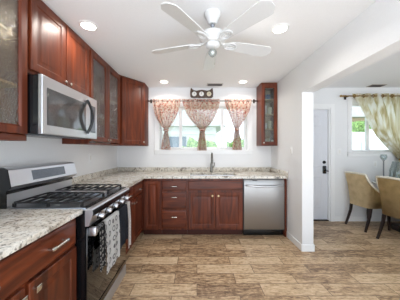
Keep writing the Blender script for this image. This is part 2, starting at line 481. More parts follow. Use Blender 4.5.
# kitchen window
def casing(name, x0, x1, z0, z1, w, sill=True, bottom=True):
    mb = MB()
    mb.box(x0 - w, x0, WB - .018, WB, z0 - w, z1 + w, .003, 1); mb.box(x1, x1 + w, WB - .018, WB, z0 - w, z1 + w, .003, 1)
    mb.box(x0, x1, WB - .018, WB, z1, z1 + w, .003, 1)
    if bottom: mb.box(x0, x1, WB - .018, WB, z0 - w, z0, .003, 1)
    return mb.build(name, M_trim)
def window(name, W, mulls, trimname, w):
    x0, x1, z0, z1 = W
    root = MB().box(x0, x1, WB + .03, WB + .14, z0, z0 + .012).box(x0, x1, WB, WB + .14, z1 - .008, z1)
    root.box(x0, x0 + .01, WB, WB + .14, z0, z1).box(x1 - .01, x1, WB, WB + .14, z0, z1)
    o = struct(root.build(name, M_trim))
    f = MB(); t = .035
    f.box(x0 + .01, x0 + .01 + t, WB + .06, WB + .1, z0 + .01, z1 - .008, .004, 1).box(x1 - .01 - t, x1 - .01, WB + .06, WB + .1, z0 + .01, z1 - .008, .004, 1)
    f.box(x0 + .01 + t, x1 - .01 - t, WB + .06, WB + .1, z0 + .01, z0 + .01 + t, .004, 1).box(x0 + .01 + t, x1 - .01 - t, WB + .06, WB + .1, z1 - .008 - t, z1 - .008, .004, 1)
    for m, mw in mulls: f.box(m - mw / 2, m + mw / 2, WB + .055, WB + .1, z0 + .02, z1 - .02, .004, 1)
    f.build('window_frame', M_trim, o)
    MB().box(x0 + .03, x1 - .03, WB + .076, WB + .082, z0 + .03, z1 - .03).build('pane', M_glassw, o)
    MB().box(x0 - w - .01, x1 + w + .01, WB - .04, WB + .03, z0 - .022, z0, .004, 1).build('window_sill', M_trim, o)
    struct(casing(trimname, x0, x1, z0, z1, w))
    return o
window('window_1', KW, [(-.305, .06), (.47, .06)], 'trim_1', .085)
window('window_2', DW, [(3.17, .05), (3.9, .05)], 'trim_2', .075)

# dining door, six panels
d = MB(); dx0, dx1, dz1 = DD[0] + .02, DD[1] - .02, DD[3] - .02
yf = WB + .045
FD = lambda a, b, c: Vector((dx0 + a, yf - c, .02 + b))
dw, dh = dx1 - dx0, dz1 - .02
d.box(dx0, dx1, yf, yf + .04, .02, dz1)
for (a0, a1) in ((.11, dw / 2 - .055), (dw / 2 + .055, dw - .11)):
    for (b0, b1) in ((.22, .80), (.97, 1.60), (1.72, 1.92)):
        F2 = (lambda a0, b0: lambda a, b, c: FD(a0 + a, b0 + b, c))(a0, b0)
        d.rings(F2, a1 - a0, b1 - b0, [(0, 0), (0, .001), (.006, .007), (.016, .007), (.024, .0015), (.045, .0015), (.07, .006)])
door = struct(d.build('door_1', M_doorp))
hx = dx1 - .06
MB().lathe((hx, yf, 1.075), [(.0, -.022), (.022, -.022), (.027, -.012), (.030, 0)], axis='y', seg=24).build('deadbolt', M_black, door)
hb = MB().box(hx - .032, hx + .032, yf - .02, yf, .865, 1.01, .008)
hb.cyl((hx, yf - .02, .92), (hx, yf - .055, .92), .012).tube([(hx, yf - .05, .92), (hx + .03, yf - .052, .92), (hx + .045, yf - .05, .915)], .010)
hb.build('door_handle', M_black, door)
df = MB()
df.box(DD[0], DD[0] + .02, WB, WB + .14, 0, DD[3]).box(DD[1] - .02, DD[1], WB, WB + .14, 0, DD[3]).box(DD[0] + .02, DD[1] - .02, WB, WB + .14, DD[3] - .02, DD[3])
df.box(DD[0] - .075, DD[0], WB - .018, WB, 0, DD[3] + .075, .003, 1).box(DD[1], DD[1] + .075, WB - .018, WB, 0, DD[3] + .075, .003, 1)
df.box(DD[0], DD[1], WB - .018, WB, DD[3], DD[3] + .075, .003, 1)
struct(df.build('trim_3', M_trim))
struct(MB().box(DD[0] + .02, DD[1] - .02, WB, WB + .12, 0, .018, .003, 1).build('trim_4', M_bronze))

# ------------------------------------------------------------------ cabinets
RAISED = [(0, -.02), (0, -.003), (.003, 0), (.052, 0), (.056, -.003), (.060, -.008), (.070, -.009), (.094, -.002), (.098, -.002)]
SLAB = [(0, -.02), (0, -.006), (.004, -.003), (.010, 0), (.020, 0)]
GLASSD = [(0, -.02), (0, -.003), (.003, 0), (.048, 0), (.052, -.004), (.058, -.010), (.058, -.02)]
def face(ox, oy, oz, ux, uy, nx, ny):
    return lambda a, b, c: Vector((ox + ux * a + nx * c, oy + uy * a + ny * c, oz + b))
def sub(F, a0, b0, c0=0):
    return lambda a, b, c: F(a0 + a, b0 + b, c0 + c)
def pull(F, parent, a, b, half=.05, mat=None, label=None):
    m = MB(); n = F(0, 0, 1) - F(0, 0, 0)
    P = lambda da, db, dc: F(a + da, b + db, dc); r0 = .0055 if half < .055 else .008; q = r0 / .0055
    m.cyl(P(-half, 0, 0), P(-half, 0, .024), r0, seg=10).cyl(P(half, 0, 0), P(half, 0, .024), r0, seg=10)
    m.tube([P(-half - .008, 0, .024), P(-half, 0, .027), P(-half * .4, 0, .031), P(half * .4, 0, .031), P(half, 0, .027), P(half + .008, 0, .024)], [.006 * q, .008 * q, .006 * q, .006 * q, .008 * q, .006 * q], 10)
    return m.build('pull_handle', mat or M_chrome, parent)
def knob(F, parent, a, b, r=.014, mat=None, square=False):
    m = MB(); P = lambda da, db, dc: F(a + da, b + db, dc)
    m.cyl(P(0, 0, 0), P(0, 0, .02), r * .45, seg=10)
    if square:
        F3 = lambda x, y, c: P(x, y, c)
        m.rings(lambda x, y, c: P(x - r, y - r, c), 2 * r, 2 * r, [(.003, .014), (0, .018), (0, .024), (.004, .027)])
    else:
        m.tube([P(0, 0, .015), P(0, 0, .018), P(0, 0, .024), P(0, 0, .029)], [r * .7, r, r, r * .5], 16)
    return m.build('knob', mat or M_chrome, parent)
def front(F, parent, name, a0, b0, w, h, prof=RAISED, mat=None):
    return MB().rings(sub(F, a0, b0, .02), w, h, prof).build(name, mat or M_wv, parent)
def glass_front(F, parent, name, a0, b0, w, h, gm):
    dd = MB().rings(sub(F, a0, b0, .02), w, h, GLASSD, hole=True).build(name, M_wv, parent)
    MB().rings(sub(F, a0 + .05, b0 + .05, .008), w - .1, h - .1, [(0, -.004), (0, 0)]).build('glass_pane', gm, dd)
    return dd

CT, CB = .914, .88      # countertop top / bottom
# near left base cabinet
FX = -.825
t = thing('base_cabinet', 'dark cherry base cabinet in the near left corner, wide drawer over two doors', 'cabinet', (-1.14, .95, 0))
MB().box(WL + .003, FX, .56, 1.365, .1, CB - .002).build('carcass', M_wv, t)
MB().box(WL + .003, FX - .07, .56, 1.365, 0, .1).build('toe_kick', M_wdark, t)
FL = lambda y0: face(FX, y0, 0, 0, 1, 1, 0)
F = FL(.575)
dr = front(F, t, 'drawer', 0, .69, .775, .165, SLAB, M_wh); pull(sub(F, 0, 0, .02), dr, 1.155 - .575, .774, .06); pull(sub(F, 0, 0, .02), dr, .15, .774, .06)
da = front(F, t, 'door', 0, .12, .372, .55); knob(sub(F, 0, 0, .02), da, .372 - .03, .63, .016, square=True)
db = front(F, t, 'door', .397, .12, .378, .55); knob(sub(F, 0, 0, .02), db, .397 + .03, .63, .016, square=True)
# base cabinet between range and corner (left run)
t = thing('base_cabinet', 'narrow cherry base cabinet between the range and the inner corner', 'cabinet', (-1.14, 2.6, 0))
MB().box(WL + .003, FX, 2.155, WB - .003, .1, CB - .002).build('carcass', M_wv, t)
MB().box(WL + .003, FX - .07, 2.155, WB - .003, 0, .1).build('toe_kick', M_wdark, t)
F = FL(2.17)
for a0, w in ((0, .40), (.415, .40)):
    dr = front(F, t, 'drawer', a0, .69, w, .15, SLAB, M_wh); pull(sub(F, 0, 0, .02), dr, a0 + w / 2, .765, .045)
    dd = front(F, t, 'door', a0, .12, w, .55); knob(sub(F, 0, 0, .02), dd, a0 + (.03 if a0 else w - .03), .63)
# back run
FY = 3.05
FB = face(0, FY, 0, 1, 0, 0, -1)
def carc(t, x0, x1, hollow=False):
    if hollow:
        m = MB().box(x0, x1, FY, FY + .018, .1, CB - .002).box(x0, x0 + .018, FY + .018, WB - .003, .1, CB - .002).box(x1 - .018, x1, FY + .018, WB - .003, .1, CB - .002)
        m.box(x0 + .018, x1 - .018, FY + .018, WB - .003, .1, .118).build('carcass', M_wv, t)
    else: MB().box(x0, x1, FY, WB - .003, .1, CB - .002).build('carcass', M_wv, t)
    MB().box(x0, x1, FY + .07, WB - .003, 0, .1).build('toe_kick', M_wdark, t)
t = thing('base_cabinet', 'single-door cherry base cabinet in the inner corner of the counter', 'cabinet', (-.68, 3.3, 0)); carc(t, FX + .002, -.541)
front(FB, t, 'door', -.80, .12, .245, .72)
t = thing('base_cabinet', 'cherry base cabinet with a stack of three drawers', 'cabinet', (-.33, 3.3, 0)); carc(t, -.539, -.151)
for z0, h in ((.695, .145), (.42, .245), (.13, .26)):
    dr = front(FB, t, 'drawer', -.527, z0, .364, h, SLAB if h < .2 else [(0, -.02), (0, -.006), (.004, -.003), (.010, 0), (.020, 0)], M_wh)
    pull(sub(FB, 0, 0, .02), dr, -.345, {.695: .762, .42: .60, .13: .305}[z0], .035)
t = thing('sink_cabinet', 'cherry sink cabinet with a blank top panel over two doors', 'cabinet', (.27, 3.3, 0)); carc(t, -.149, .695, True)
front(FB, t, 'false_front', -.13, .70, .81, .14, SLAB, M_wh)
dd = front(FB, t, 'door', -.13, .13, .40, .54); knob(sub(FB, 0, 0, .02), dd, .23, .62, .015, M_ivory)
dd = front(FB, t, 'door', .28, .13, .40, .54); knob(sub(FB, 0, 0, .02), dd, .32, .62, .015, M_ivory)
t = MB().box(1.317, 1.345, FY - .02, WB - .003, 0, CB - .002).build('end_panel', M_wv)
tag(t, 'slim cherry end panel between the dishwasher and the white wall', 'panel')

# dishwasher
t = thing('dishwasher', 'stainless steel dishwasher with a curved bar handle', 'dishwasher', (1.0, 3.3, 0))
MB().box(.70, 1.312, FY + .0, WB - .05, .1, CB - .004).build('body', M_grey, t)
dp = MB()
P = []
for i in range(15):
    z = .115 + (.862 - .115) * i / 14
    P.append(z)
prof = [(FY, .115), (FY - .026, .115), (FY - .03, .125), (FY - .03, .80), (FY - .026, .835), (FY - .014, .862), (FY, .866)]
dp.prism([(y, z) for y, z in prof], YZ, .706, 1.306)
dp.build('door', M_steelv, t)
MB().tube([(.735, FY - .03, .775), (.75, FY - .055, .778), (.85, FY - .07, .768), (1.006, FY - .075, .762), (1.16, FY - .07, .768), (1.262, FY - .055, .778), (1.277, FY - .03, .775)], .013, 12).build('handle', M_steel, t)
MB().box(.706, 1.306, FY + .02, FY + .05, .012, .11, .004).build('kick_plate', M_black, t)
MB().box(.83, .90, FY - .034, FY - .026, .845, .852).build('indicator_strip', M_black, t)

# ------------------------------------------------------------------ countertops
EX = -.775
t = MB().box(WL + .002, EX, .54, 1.372, CB, CT, .005).build('countertop', M_gran)
MB().box(WL + .002, WL + .022, .54, 1.372, CT, .985, .003).build('backsplash', M_gran, t)
tag(t, 'speckled cream and grey granite countertop nearest the camera, left of the range', 'countertop')
SX0, SX1, SY0, SY1 = -.11, .63, 3.09, 3.43
us = [WL + .002, EX, SX0, SX1, WR - .004]; vs = [2.15, 3.0, SY0, SY1, WB - .002]
def incc(i, j):
    if j == 0: return i == 0
    return not (i == 2 and j == 2)
t = MB().cells(us, vs, incc, XYZ, CB, CT).build('countertop', M_gran, smooth=False)
bs = MB().box(WL + .002, WL + .022, 2.15, WB - .024, CT, .985, .003)
bs.box(WL + .002, WR - .004, WB - .023, WB - .002, CT, .985, .003).box(WR - .024, WR - .004, 3.0, WB - .024, CT, .985, .003)
bs.build('backsplash', M_gran, t)
tag(t, 'L-shaped speckled granite countertop running under the window to the dishwasher', 'countertop')

# sink + faucet
t = MB()
w, h = SX1 - SX0 + .03, SY1 - SY0 + .03
t.rings(lambda a, b, c: Vector((SX0 - .015 + a, SY0 - .015 + b, CB + c - .002)), w, h, [(0, -.012), (0, 0), (.018, 0), (.022, -.02), (.034, -.18), (.06, -.2)])
t = t.build('sink', M_steel)
MB().lathe(((SX0 + SX1) / 2, (SY0 + SY1) / 2, CB - .2), [(0, .004), (.03, .004), (.042, .002), (.045, 0)], seg=20).build('drain', M_chrome, t)
tag(t, 'stainless undermount sink set in the granite below the window', 'sink')
fx, fy = .255, 3.545
t = thing('faucet', 'tall brushed metal faucet with a side lever behind the sink', 'faucet', (fx, fy, CT))
MB().lathe((fx, fy, CT), [(.03, 0), (.03, .006), (.024, .012), (.021, .03), (.021, .14), (.018, .16)], seg=20).build('body', M_faucet, t)
pts = [(fx, fy, CT + .14)]
for k in range(11):
    a = PI * k / 10
    pts.append((fx, fy - .09 + .09 * math.cos(a), CT + .245 + .09 * math.sin(a)))
MB().tube(pts, .0125, 12).build('spout', M_faucet, t)
MB().cyl((fx, fy - .18, CT + .245), (fx, fy - .18, CT + .16), .014, .018).build('spray_head', M_faucet, t)
MB().cyl((fx + .018, fy, CT + .09), (fx + .04, fy, CT + .09), .012).tube([(fx + .038, fy, CT + .09), (fx + .046, fy - .01, CT + .12), (fx + .052, fy - .03, CT + .17)], [.009, .008, .006]).build('lever', M_faucet, t)

# ------------------------------------------------------------------ range
R0, R1 = 1.378, 2.142
t = thing('range', 'stainless steel gas range with black side and slanted rear control panel', 'stove', (-1.1, 1.76, 0))
MB().box(WL + .02, -.765, R0, R1, .03, .895).build('body', M_black, t)
ct = MB().box(-1.335, -.76, R0, R1, .896, .918, .004)
ct.build('cooktop', M_steeld, t)
MB().box(-.785, -.748, R0 + .004, R1 - .004, .914, .921, .002).build('cooktop_edge', M_black, t)
# front: bullnose + control fascia
ff = MB().prism([(-.765, .905), (-.745, .914), (-.722, .908), (-.712, .893), (-.712, .872), (-.74, .79), (-.765, .79)], lambda a, b, c: Vector((a, c, b)), R0 + .002, R1 - .002)
ff.build('control_fascia', M_steel, t)
MB().box(-.745, -.7075, R0 + .003, R1 - .003, .860, .899, .003).build('fascia_trim', M_black, t)
tilt = Matrix.Rotation(math.radians(-20), 3, 'Y')
for y in (1.50, 1.63, 1.76, 1.90, 2.03):
    k = MB().lathe((-.727, y, .832), [(.024, 0), (.024, .006), (.019, .008), (.018, .036), (.015, .040), (0, .040)], axis='x', seg=20, mat4=Matrix.Rotation(math.radians(15), 3, 'Y'))
    kk = k.build('burner_knob', M_steel, t)
    MB().lathe((-.7275, y, .832), [(.031, -.004), (.031, .004), (.024, .007), (0, .007)], axis='x', seg=20, mat4=Matrix.Rotation(math.radians(15), 3, 'Y')).build('knob_skirt', M_black, kk)
    
od = MB().box(-.765, -.752, R0 + .006, R1 - .006, .16, .775, .004).build('oven_door', M_bglass, t)
hd = MB().box(-.722, -.697, R0 + .035, R1 - .035, .728, .762, .009)
hd.box(-.752, -.70, R0 + .02, R0 + .05, .715, .775, .006).box(-.752, -.70, R1 - .05, R1 - .02, .715, .775, .006)
hd.build('handle', M_steel, od)
MB().box(-.765, -.751, R0 + .006, R1 - .006, .105, .152, .004).build('storage_drawer', M_bglass, t)
MB().box(-.80, -.750, R0 + .004, R1 - .004, .004, .10, .004).build('kick_panel', M_steelm, t)
# backguard
bgp = MB().prism([(WL + .025, .90), (-1.325, .90), (-1.325, 1.03), (WL + .025, 1.03)], lambda a, b, c: Vector((a, c, b)), R0 + .004, R1 - .004)
bgp.build('backguard_base', M_steelm, t)
MB().box(WL + .025, -1.318, R0 + .004, R1 - .004, 1.004, 1.031).build('vent_gap', M_black, t)
bgm = MB().prism([(WL + .02, 1.03), (-1.29, 1.035), (-1.272, 1.06), (-1.296, 1.172), (-1.32, 1.185), (WL + .02, 1.185)], lambda a, b, c: Vector((a, c, b)), R0 - .002 + .006, R1 - .004)
bg_o = bgm.build('control_panel', M_steel, t)
def slant(a, b, c):   # a=y, b=0..1 up the slant, c out
    return Vector((-1.272 - .024 * b + c, a, 1.06 + .112 * b))
MB().rings(lambda a, b, c: slant(1.575 + a, .18 + b, c), .385, .66, [(0, -.004), (0, .002)]).build('display', M_disp, bg_o)
ends = MB().prism([(WL + .018, .9), (-1.30, .9), (-1.30, 1.03), (-1.268, 1.05), (-1.292, 1.178), (-1.32, 1.19), (WL + .018, 1.19)], lambda a, b, c: Vector((a, c, b)), R0 - .003, R0 + .003)
ends.build('end_cap', M_black, t)
# grates and burners
def grate(y0, y1):
    g = MB(); x0, x1 = -1.27, -.80; zt = .953
    for yy in (y0, y1): g.box(x0, x1, yy - .006, yy + .006, zt - .012, zt, .002, 1)
    n = 7
    for i in range(n + 1):
        x = x0 + (x1 - x0) * i / n
        g.box(x - .0055, x + .0055, y0, y1, zt - .012, zt, .002, 1)
    for yy in ((y0 + y1) / 2,): g.box(x0, x1, yy - .005, yy + .005, zt - .014, zt - .002, .002, 1)
    for x in (x0, (x0 + x1) / 2, x1):
        for yy in (y0, y1): g.box(x - .008, x + .008, yy - .008, yy + .008, .918, zt - .01)
    return g.build('grate', M_iron, t)
grate(1.405, 1.725); grate(1.815, 2.115)
MB().box(-1.27, -.80, 1.742, 1.80, .919, .95, .004).build('center_griddle', M_steel, t)
for (x, y) in ((-1.15, 1.565), (-.92, 1.565), (-1.15, 1.965), (-.92, 1.965)):
    MB().lathe((x, y, .918), [(.05, 0), (.05, .008), (.036, .010), (.036, .02), (.0, .022)], seg=20).build('burner', M_steeld, t)

# towels over the oven handle
def towel(y0, y1, zb, zback, mat, label, n_pl=2, amp=.004):
    xb, xf, zt = -.709, -.6925, .766
    path = [(-.728, zback + (zt - zback) * k / 6) for k in range(6)] + [(-.7265, zt + .002), (-.719, zt + .007), (-.709, zt + .008), (-.699, zt + .007), (-.6935, zt + .002)]
    path += [(-.6915, zt - (zt - zb) * k / 14) for k in range(1, 15)]
    P = []
    for i, (x, z) in enumerate(path):
        row = []
        for j in range(13):
            s = j / 12
            ex = 0
            if i > 11: ex = amp * min(1, (i - 11) / 5) * (math.sin(2 * PI * n_pl * s + .6) + 1)
            row.append((x + ex, y0 + (y1 - y0) * s, z - (.006 * math.sin(PI * s * 2) if i == len(path) - 1 else 0)))
        P.append(row)
    o = MB().grid(P, .0025).build('kitchen_towel', mat)
    tag(o, label, 'towel', 'towels over the oven handle')
towel(R0 + .055, 1.52, .445, .60, M_towA, 'black towel with white pattern at the near end of the oven handle', 1, .003)
towel(1.528, 1.79, .37, .55, M_towB, 'white towel with grey ring pattern hanging on the oven handle', 2, .006)
towel(1.798, 2.005, .43, .58, M_navy, 'dark navy towel hanging on the oven handle', 2, .006)
towel(2.012, 2.088, .33, .55, M_wtow, 'narrow white towel at the far end of the oven handle', 1, .006)

# ------------------------------------------------------------------ upper cabinets
UX = -1.17           # face of carcass (doors add .02)
UZ0, UZ1 = 1.375, H - .002
def open_carcass(t, x0, x1, y0, y1, z0, z1, wall, openside, name='carcass'):
    m = MB(); th = .018
    m.box(x0, x1, y0, y1, z0, z0 + th).box(x0, x1, y0, y1, z1 - .05, z1)
    if openside == 'x':
        m.box(x0, x1, y0, y0 + th, z0 + th, z1 - .05).box(x0, x1, y1 - th, y1, z0 + th, z1 - .05).box(x0, x0 + .008, y0 + th, y1 - th, z0 + th, z1 - .05)
    else:
        m.box(x0, x0 + th, y0, y1, z0 + th, z1 - .05).box(x1 - th, x1, y0, y1, z0 + th, z1 - .05).box(x0 + th, x1 - th, y1 - .008, y1, z0 + th, z1 - .05)
    r = m.build(name, M_wv, t); e = .019
    b = MB()
    if openside == 'x': b.box(x0 + .009, x0 + .012, y0 + e, y1 - e, z0 + e, z1 - .051)
    else: b.box(x0 + e, x1 - e, y1 - .012, y1 - .009, z0 + e, z1 - .051)
    b.build('back_panel', M_in, t)
    return r
# near left glass cabinet
t = thing('wall_cabinet', 'cherry wall cabinet with seeded glass door at the upper left edge', 'cabinet', (-1.3, 1.05, UZ0))
open_carcass(t, WL + .003, UX, .62, 1.375, UZ0, UZ1, 'l', 'x')
FUL = face(UX, 0, 0, 0, 1, 1, 0)
d0 = glass_front(FUL, t, 'door', 1.00, UZ0 + .045, .372, 2.40 - UZ0 - .045, M_glasst)
d0 = glass_front(FUL, t, 'door', .625, UZ0 + .045, .370, 2.40 - UZ0 - .045, M_glasst)
MB().box(UX, UX + .012, .62, 1.375, UZ0, UZ0 + .04, .003).build('light_rail', M_wh, t)
MB().box(WL + .011, UX - .01, .638, 1.357, 1.73, 1.745).build('shelf', M_in, t)
MB().box(WL + .011, UX - .01, .638, 1.357, 2.06, 2.075).build('shelf', M_in, t)
# crockery in it
def plate_up(x, y, z, r, mat, name, label, grp):
    m = MB().lathe((x, y, z + r * .98), [(0, 0), (r * .6, .003), (r * .7, .008), (r, .02), (r, .024), (r * .68, .013), (0, .007)], axis='x', seg=32, mat4=Matrix.Rotation(math.radians(12), 3, 'Y'))
    return tag(m.build(name, mat), label, 'plate', grp)
plate_up(-1.40, 1.12, UZ0 + .02, .15, M_cera, 'platter', 'large white platter leaning in the bottom of the left glass cabinet', None)
plate_up(-1.40, .84, UZ0 + .02, .12, M_ceram2, 'platter', 'smaller cream platter beside the large white one in the left cabinet', None)
def bowl(x, y, z, r, h, mat, label, grp, name='bowl'):
    m = MB().lathe((x, y, z), [(r * .5, 0), (r * .55, .006), (r * .85, h * .5), (r, h), (r * .94, h), (r * .78, h * .5), (r * .45, .01), (0, .01)], seg=24)
    return tag(m.build(name, mat), label, name, grp)
bowl(-1.30, 1.18, 1.746, .09, .07, M_ceram2, 'cream bowl on the middle shelf of the left glass cabinet', None)
bowl(-1.30, .98, 1.746, .08, .09, M_cera, 'white bowl on the middle shelf of the left glass cabinet', None)
bowl(-1.30, 1.17, 2.076, .08, .10, M_cera, 'white bowl on the top shelf of the left glass cabinet', None)

# cabinet over microwave
t = thing('wall_cabinet', 'short two-door cherry wall cabinet above the microwave', 'cabinet', (-1.3, 1.77, 1.85))
MB().box(WL + .003, UX, 1.379, 2.175, 1.85, UZ1).build('carcass', M_wv, t)
da = front(FUL, t, 'door', 1.402, 1.875, .372, .535); db = front(FUL, t, 'door', 1.786, 1.875, .372, .535)
knob(sub(FUL, 0, 0, .02), da, 1.402 + .345, 1.90, .012); knob(sub(FUL, 0, 0, .02), db, 1.786 + .027, 1.90, .012)
# two glass door cabinet
t = thing('wall_cabinet', 'tall cherry wall cabinet with two textured glass doors beside the microwave', 'cabinet', (-1.3, 2.6, UZ0))
open_carcass(t, WL + .003, UX, 2.18, 3.03, UZ0, UZ1, 'l', 'x')
da = glass_front(FUL, t, 'door', 2.195, UZ0 + .03, .41, 2.40 - UZ0 - .03, M_ofrost); db = glass_front(FUL, t, 'door', 2.615, UZ0 + .03, .40, 2.40 - UZ0 - .03, M_ofrost)
knob(sub(FUL, 0, 0, .02), da, 2.195 + .385, UZ0 + .06, .012); knob(sub(FUL, 0, 0, .02), db, 2.615 + .025, UZ0 + .06, .012)
for z in (1.68, 1.99): MB().box(WL + .011, UX - .01, 2.198, 3.012, z, z + .012).build('shelf', M_in, t)
n = 0
for z, ys in ((UZ0 + .018, (2.30, 2.46, 2.70, 2.88)), (1.692, (2.32, 2.50, 2.72, 2.90)), (2.002, (2.36, 2.78))):
    for y in ys:
        n += 1
        where = {0: 'bottom', 1: 'middle', 2: 'top'}[(UZ0 + .018, 1.692, 2.002).index(z)]
        bowl(-1.28, y, z, .065, .09 if n % 2 else .06, M_cera, 'white bowl behind textured glass on the %s shelf beside the microwave' % where, 'white bowls on the %s shelf behind textured glass' % where)

# diagonal corner cabinet
t = thing('corner_cabinet', 'diagonal cherry corner wall cabinet left of the window', 'cabinet', (-1.2, 3.4, UZ0))
A = (UX + .01, 3.055); B = (-.885, 3.41)
poly = [(WL + .003, 3.035), (UX + .01, 3.035), A, B, (B[0], WB - .003), (WL + .003, WB - .003)]
MB().prism(poly, XYZ, UZ0, UZ1).build('carcass', M_wv, t)
L = math.hypot(B[0] - A[0], B[1] - A[1]); ux, uy = (B[0] - A[0]) / L, (B[1] - A[1]) / L
FDg = face(A[0], A[1], 0, ux, uy, uy, -ux)
da = front(FDg, t, 'door', .02, UZ0 + .025, L - .04, 2.41 - UZ0 - .025); knob(sub(FDg, 0, 0, .02), da, L - .045, UZ0 + .06, .012)
# right glass cabinet
t = thing('wall_cabinet', 'slim cherry wall cabinet with clear glass door right of the window', 'cabinet', (1.22, 3.5, UZ0))
CY = 3.405; cx0 = 1.085
open_carcass(t, cx0, WR - .003, CY, WB - .003, UZ0, UZ1, 'b', 'y')
FBU = face(0, CY, 0, 1, 0, 0, -1)
dd = MB().rings(sub(FBU, cx0 + .004, UZ0 + .01, .02), WR - .012 - cx0, 2.40 - UZ0 - .01, [(0, -.02), (0, -.003), (.003, 0), (.05, 0), (.054, -.004), (.058, -.02)], hole=True).build('door', M_wv, t)
MB().rings(sub(FBU, cx0 + .055, UZ0 + .06, .008), WR - .012 - cx0 - .10, 2.40 - UZ0 - .11, [(0, -.004), (0, 0)]).build('glass_pane', M_glassc, dd)
knob(sub(FBU, 0, 0, .02), dd, cx0 + .03, UZ0 + .05, .012)
zs = (UZ0 + .018, 1.65, 1.90, 2.15)
for z in zs[1:]: MB().box(cx0 + .018, WR - .022, CY + .01, WB - .012, z, z + .012).build('shelf', M_in, t)
def cup(x, y, z, r, h, mat, label, grp=None, name='cup'):
    m = MB().lathe((x, y, z), [(r * .8, 0), (r, h * .4), (r, h), (r * .9, h), (r * .9, h * .4), (r * .7, .008), (0, .008)], seg=20)
    return tag(m.build(name, mat), label, name, grp)
cup(1.16, 3.48, zs[0], .032, .09, M_cera, 'white cup at left on the bottom shelf of the right glass cabinet')
cup(1.235, 3.50, zs[0], .032, .11, M_ceram2, 'cream cup in the middle of the bottom shelf, right glass cabinet')
cup(1.30, 3.47, zs[0], .026, .08, M_cera, 'white cup at right on the bottom shelf of the right glass cabinet')
cup(1.17, 3.48, zs[1] + .012, .036, .10, M_cera, 'white cup at left on the second shelf of the right glass cabinet')
cup(1.26, 3.50, zs[1] + .012, .036, .14, M_ceram2, 'tall cream cup on the second shelf of the right glass cabinet')
cup(1.17, 3.50, zs[2] + .012, .036, .15, M_cera, 'tall white cup at left on the third shelf, right glass cabinet')
cup(1.25, 3.48, zs[2] + .012, .036, .12, M_ceram2, 'cream cup at right on the third shelf of the right glass cabinet')
cup(1.22, 3.50, zs[3] + .012, .05, .09, M_blue, 'blue-grey cup on the top shelf of the right glass cabinet')

# ------------------------------------------------------------------ microwave
m0, m1, mz0, mz1, mx = 1.385, 2.145, 1.425, 1.835, -1.062
t = thing('microwave', 'stainless over-the-range microwave with black side and arched handle', 'microwave', (-1.26, 1.765, mz0))
MB().box(WL + .004, mx - .028, m0, m1, mz0, mz1 - .002, .003).build('body', M_black, t)
FM = face(mx, m0, mz0, 0, 1, 1, 0)
dm = MB().rings(sub(FM, 0, 0), .60, mz1 - mz0, [(0, -.026), (0, -.004), (.004, 0), (.012, 0)]).build('door', M_steel, t)
MB().rings(sub(FM, .045, .065), .50, .265, [(0, 0), (0, .0015), (.006, .0025)]).build('window', M_mglass, dm)
pts = []
for k in range(13):
    s = k / 12; pts.append(FM(.565, .045 + .32 * s, .004 + .052 * math.sin(PI * s)))
MB().tube(pts, [.011] + [.0125] * 11 + [.011], 12, flat=1.3).build('handle', M_black, dm)
cp = MB().rings(sub(FM, .603, 0), m1 - m0 - .603, mz1 - mz0, [(0, -.026), (0, -.004), (.004, 0), (.012, 0)]).build('control_panel', M_steel, t)
MB().rings(sub(FM, .625, .06), .10, .27, [(0, 0), (0, .0015), (.004, .002)]).build('keypad', M_disp, cp)
v = MB()
for k in range(14): v.box(mx - .20 - .0, mx - .06, m0 + .06 + k * .048, m0 + .085 + k * .048, mz0 - .003, mz0 + .002)
v.build('vent_grille', M_grey, t)

# ------------------------------------------------------------------ curtains over the kitchen window
RY = 3.60; S = 202 / RY
pu = lambda u: (u - 197) / S
pz = lambda v: 1.32 - (v - 149) / S
t = thing('curtain_rod', 'thin dark curtain rod above the kitchen window', 'curtain rod', (.1, RY, 2.17))
rz = pz(101)
rx0, rx1 = -.866, 1.068
MB().cyl((rx0, RY, rz), (rx1, RY, rz), .007, seg=12).build('rod', M_bronze, t)
for x in (rx0 + .03, rx1 - .03): MB().tube([(x, RY, rz), (x, RY + .03, rz + .015), (x, WB - .004, rz + .015)], .006).ball((x, RY, rz), .013).box(x - .015, x + .015, WB - .006, WB - .001, rz - .02, rz + .05).build('bracket', M_bronze, t)
for x in (rx0, rx1): MB().ball((x, RY, rz), .014).build('finial', M_bronze, t)
def interp(tab, v):
    for (a, b0, c0), (d, b1, c1) in zip(tab, tab[1:]):
        if v <= d:
            k = (v - a) / (d - a); return b0 + (b1 - b0) * k, c0 + (c1 - c0) * k
    return tab[-1][1:]
def smoothtab(tab, v):
    return interp(tab, v)
def curtain(tab, tie, pleats, label, y, pu, pz, mat, grp, tiemat, name='curtain', amp=.022, rodz=None, rings=None):
    t = thing(name, label, 'curtain', (pu((tab[0][1] + tab[0][2]) / 2), y, pz(tab[-1][0])), grp)
    v0, v1 = tab[0][0], tab[-1][0]; NR, NC = 46, pleats * 8
    P = []
    for i in range(NR + 1):
        v = v0 + (v1 - v0) * i / NR
        L, R = smoothtab(tab, v); w = pu(R) - pu(L); wtop = pu(tab[0][2]) - pu(tab[0][1])
        row = []
        k = max(.25, min(1, w / wtop))
        for j in range(NC + 1):
            s = j / NC
            ph = 2 * PI * pleats * s
            a = amp * (.45 + .9 * (1 - k) ** .5) if i > 1 else amp * .4
            row.append((pu(L) + w * s + .004 * math.sin(ph * 1.7 + i * .1), y + a * math.sin(ph) + .006 * math.sin(3.1 * s * 5 + i * .2) - .012 * 0, pz(v)))
        P.append(row)
    MB().grid(P, .0015).build('fabric_panel', mat, t)
    L, R = smoothtab(tab, tie)
    cx, w = pu((L + R) / 2), (pu(R) - pu(L)) / 2
    mt = MB(); Rg = w + .008
    ring = []
    mt.lathe((cx, y, pz(tie) - .014), [(1, 0), (1.06, .014), (1, .028), (.9, .028), (.9, 0)], seg=24, mat4=Matrix.Diagonal((Rg, .036, 1)))
    mt.build('tieback', tiemat, t)
    return t
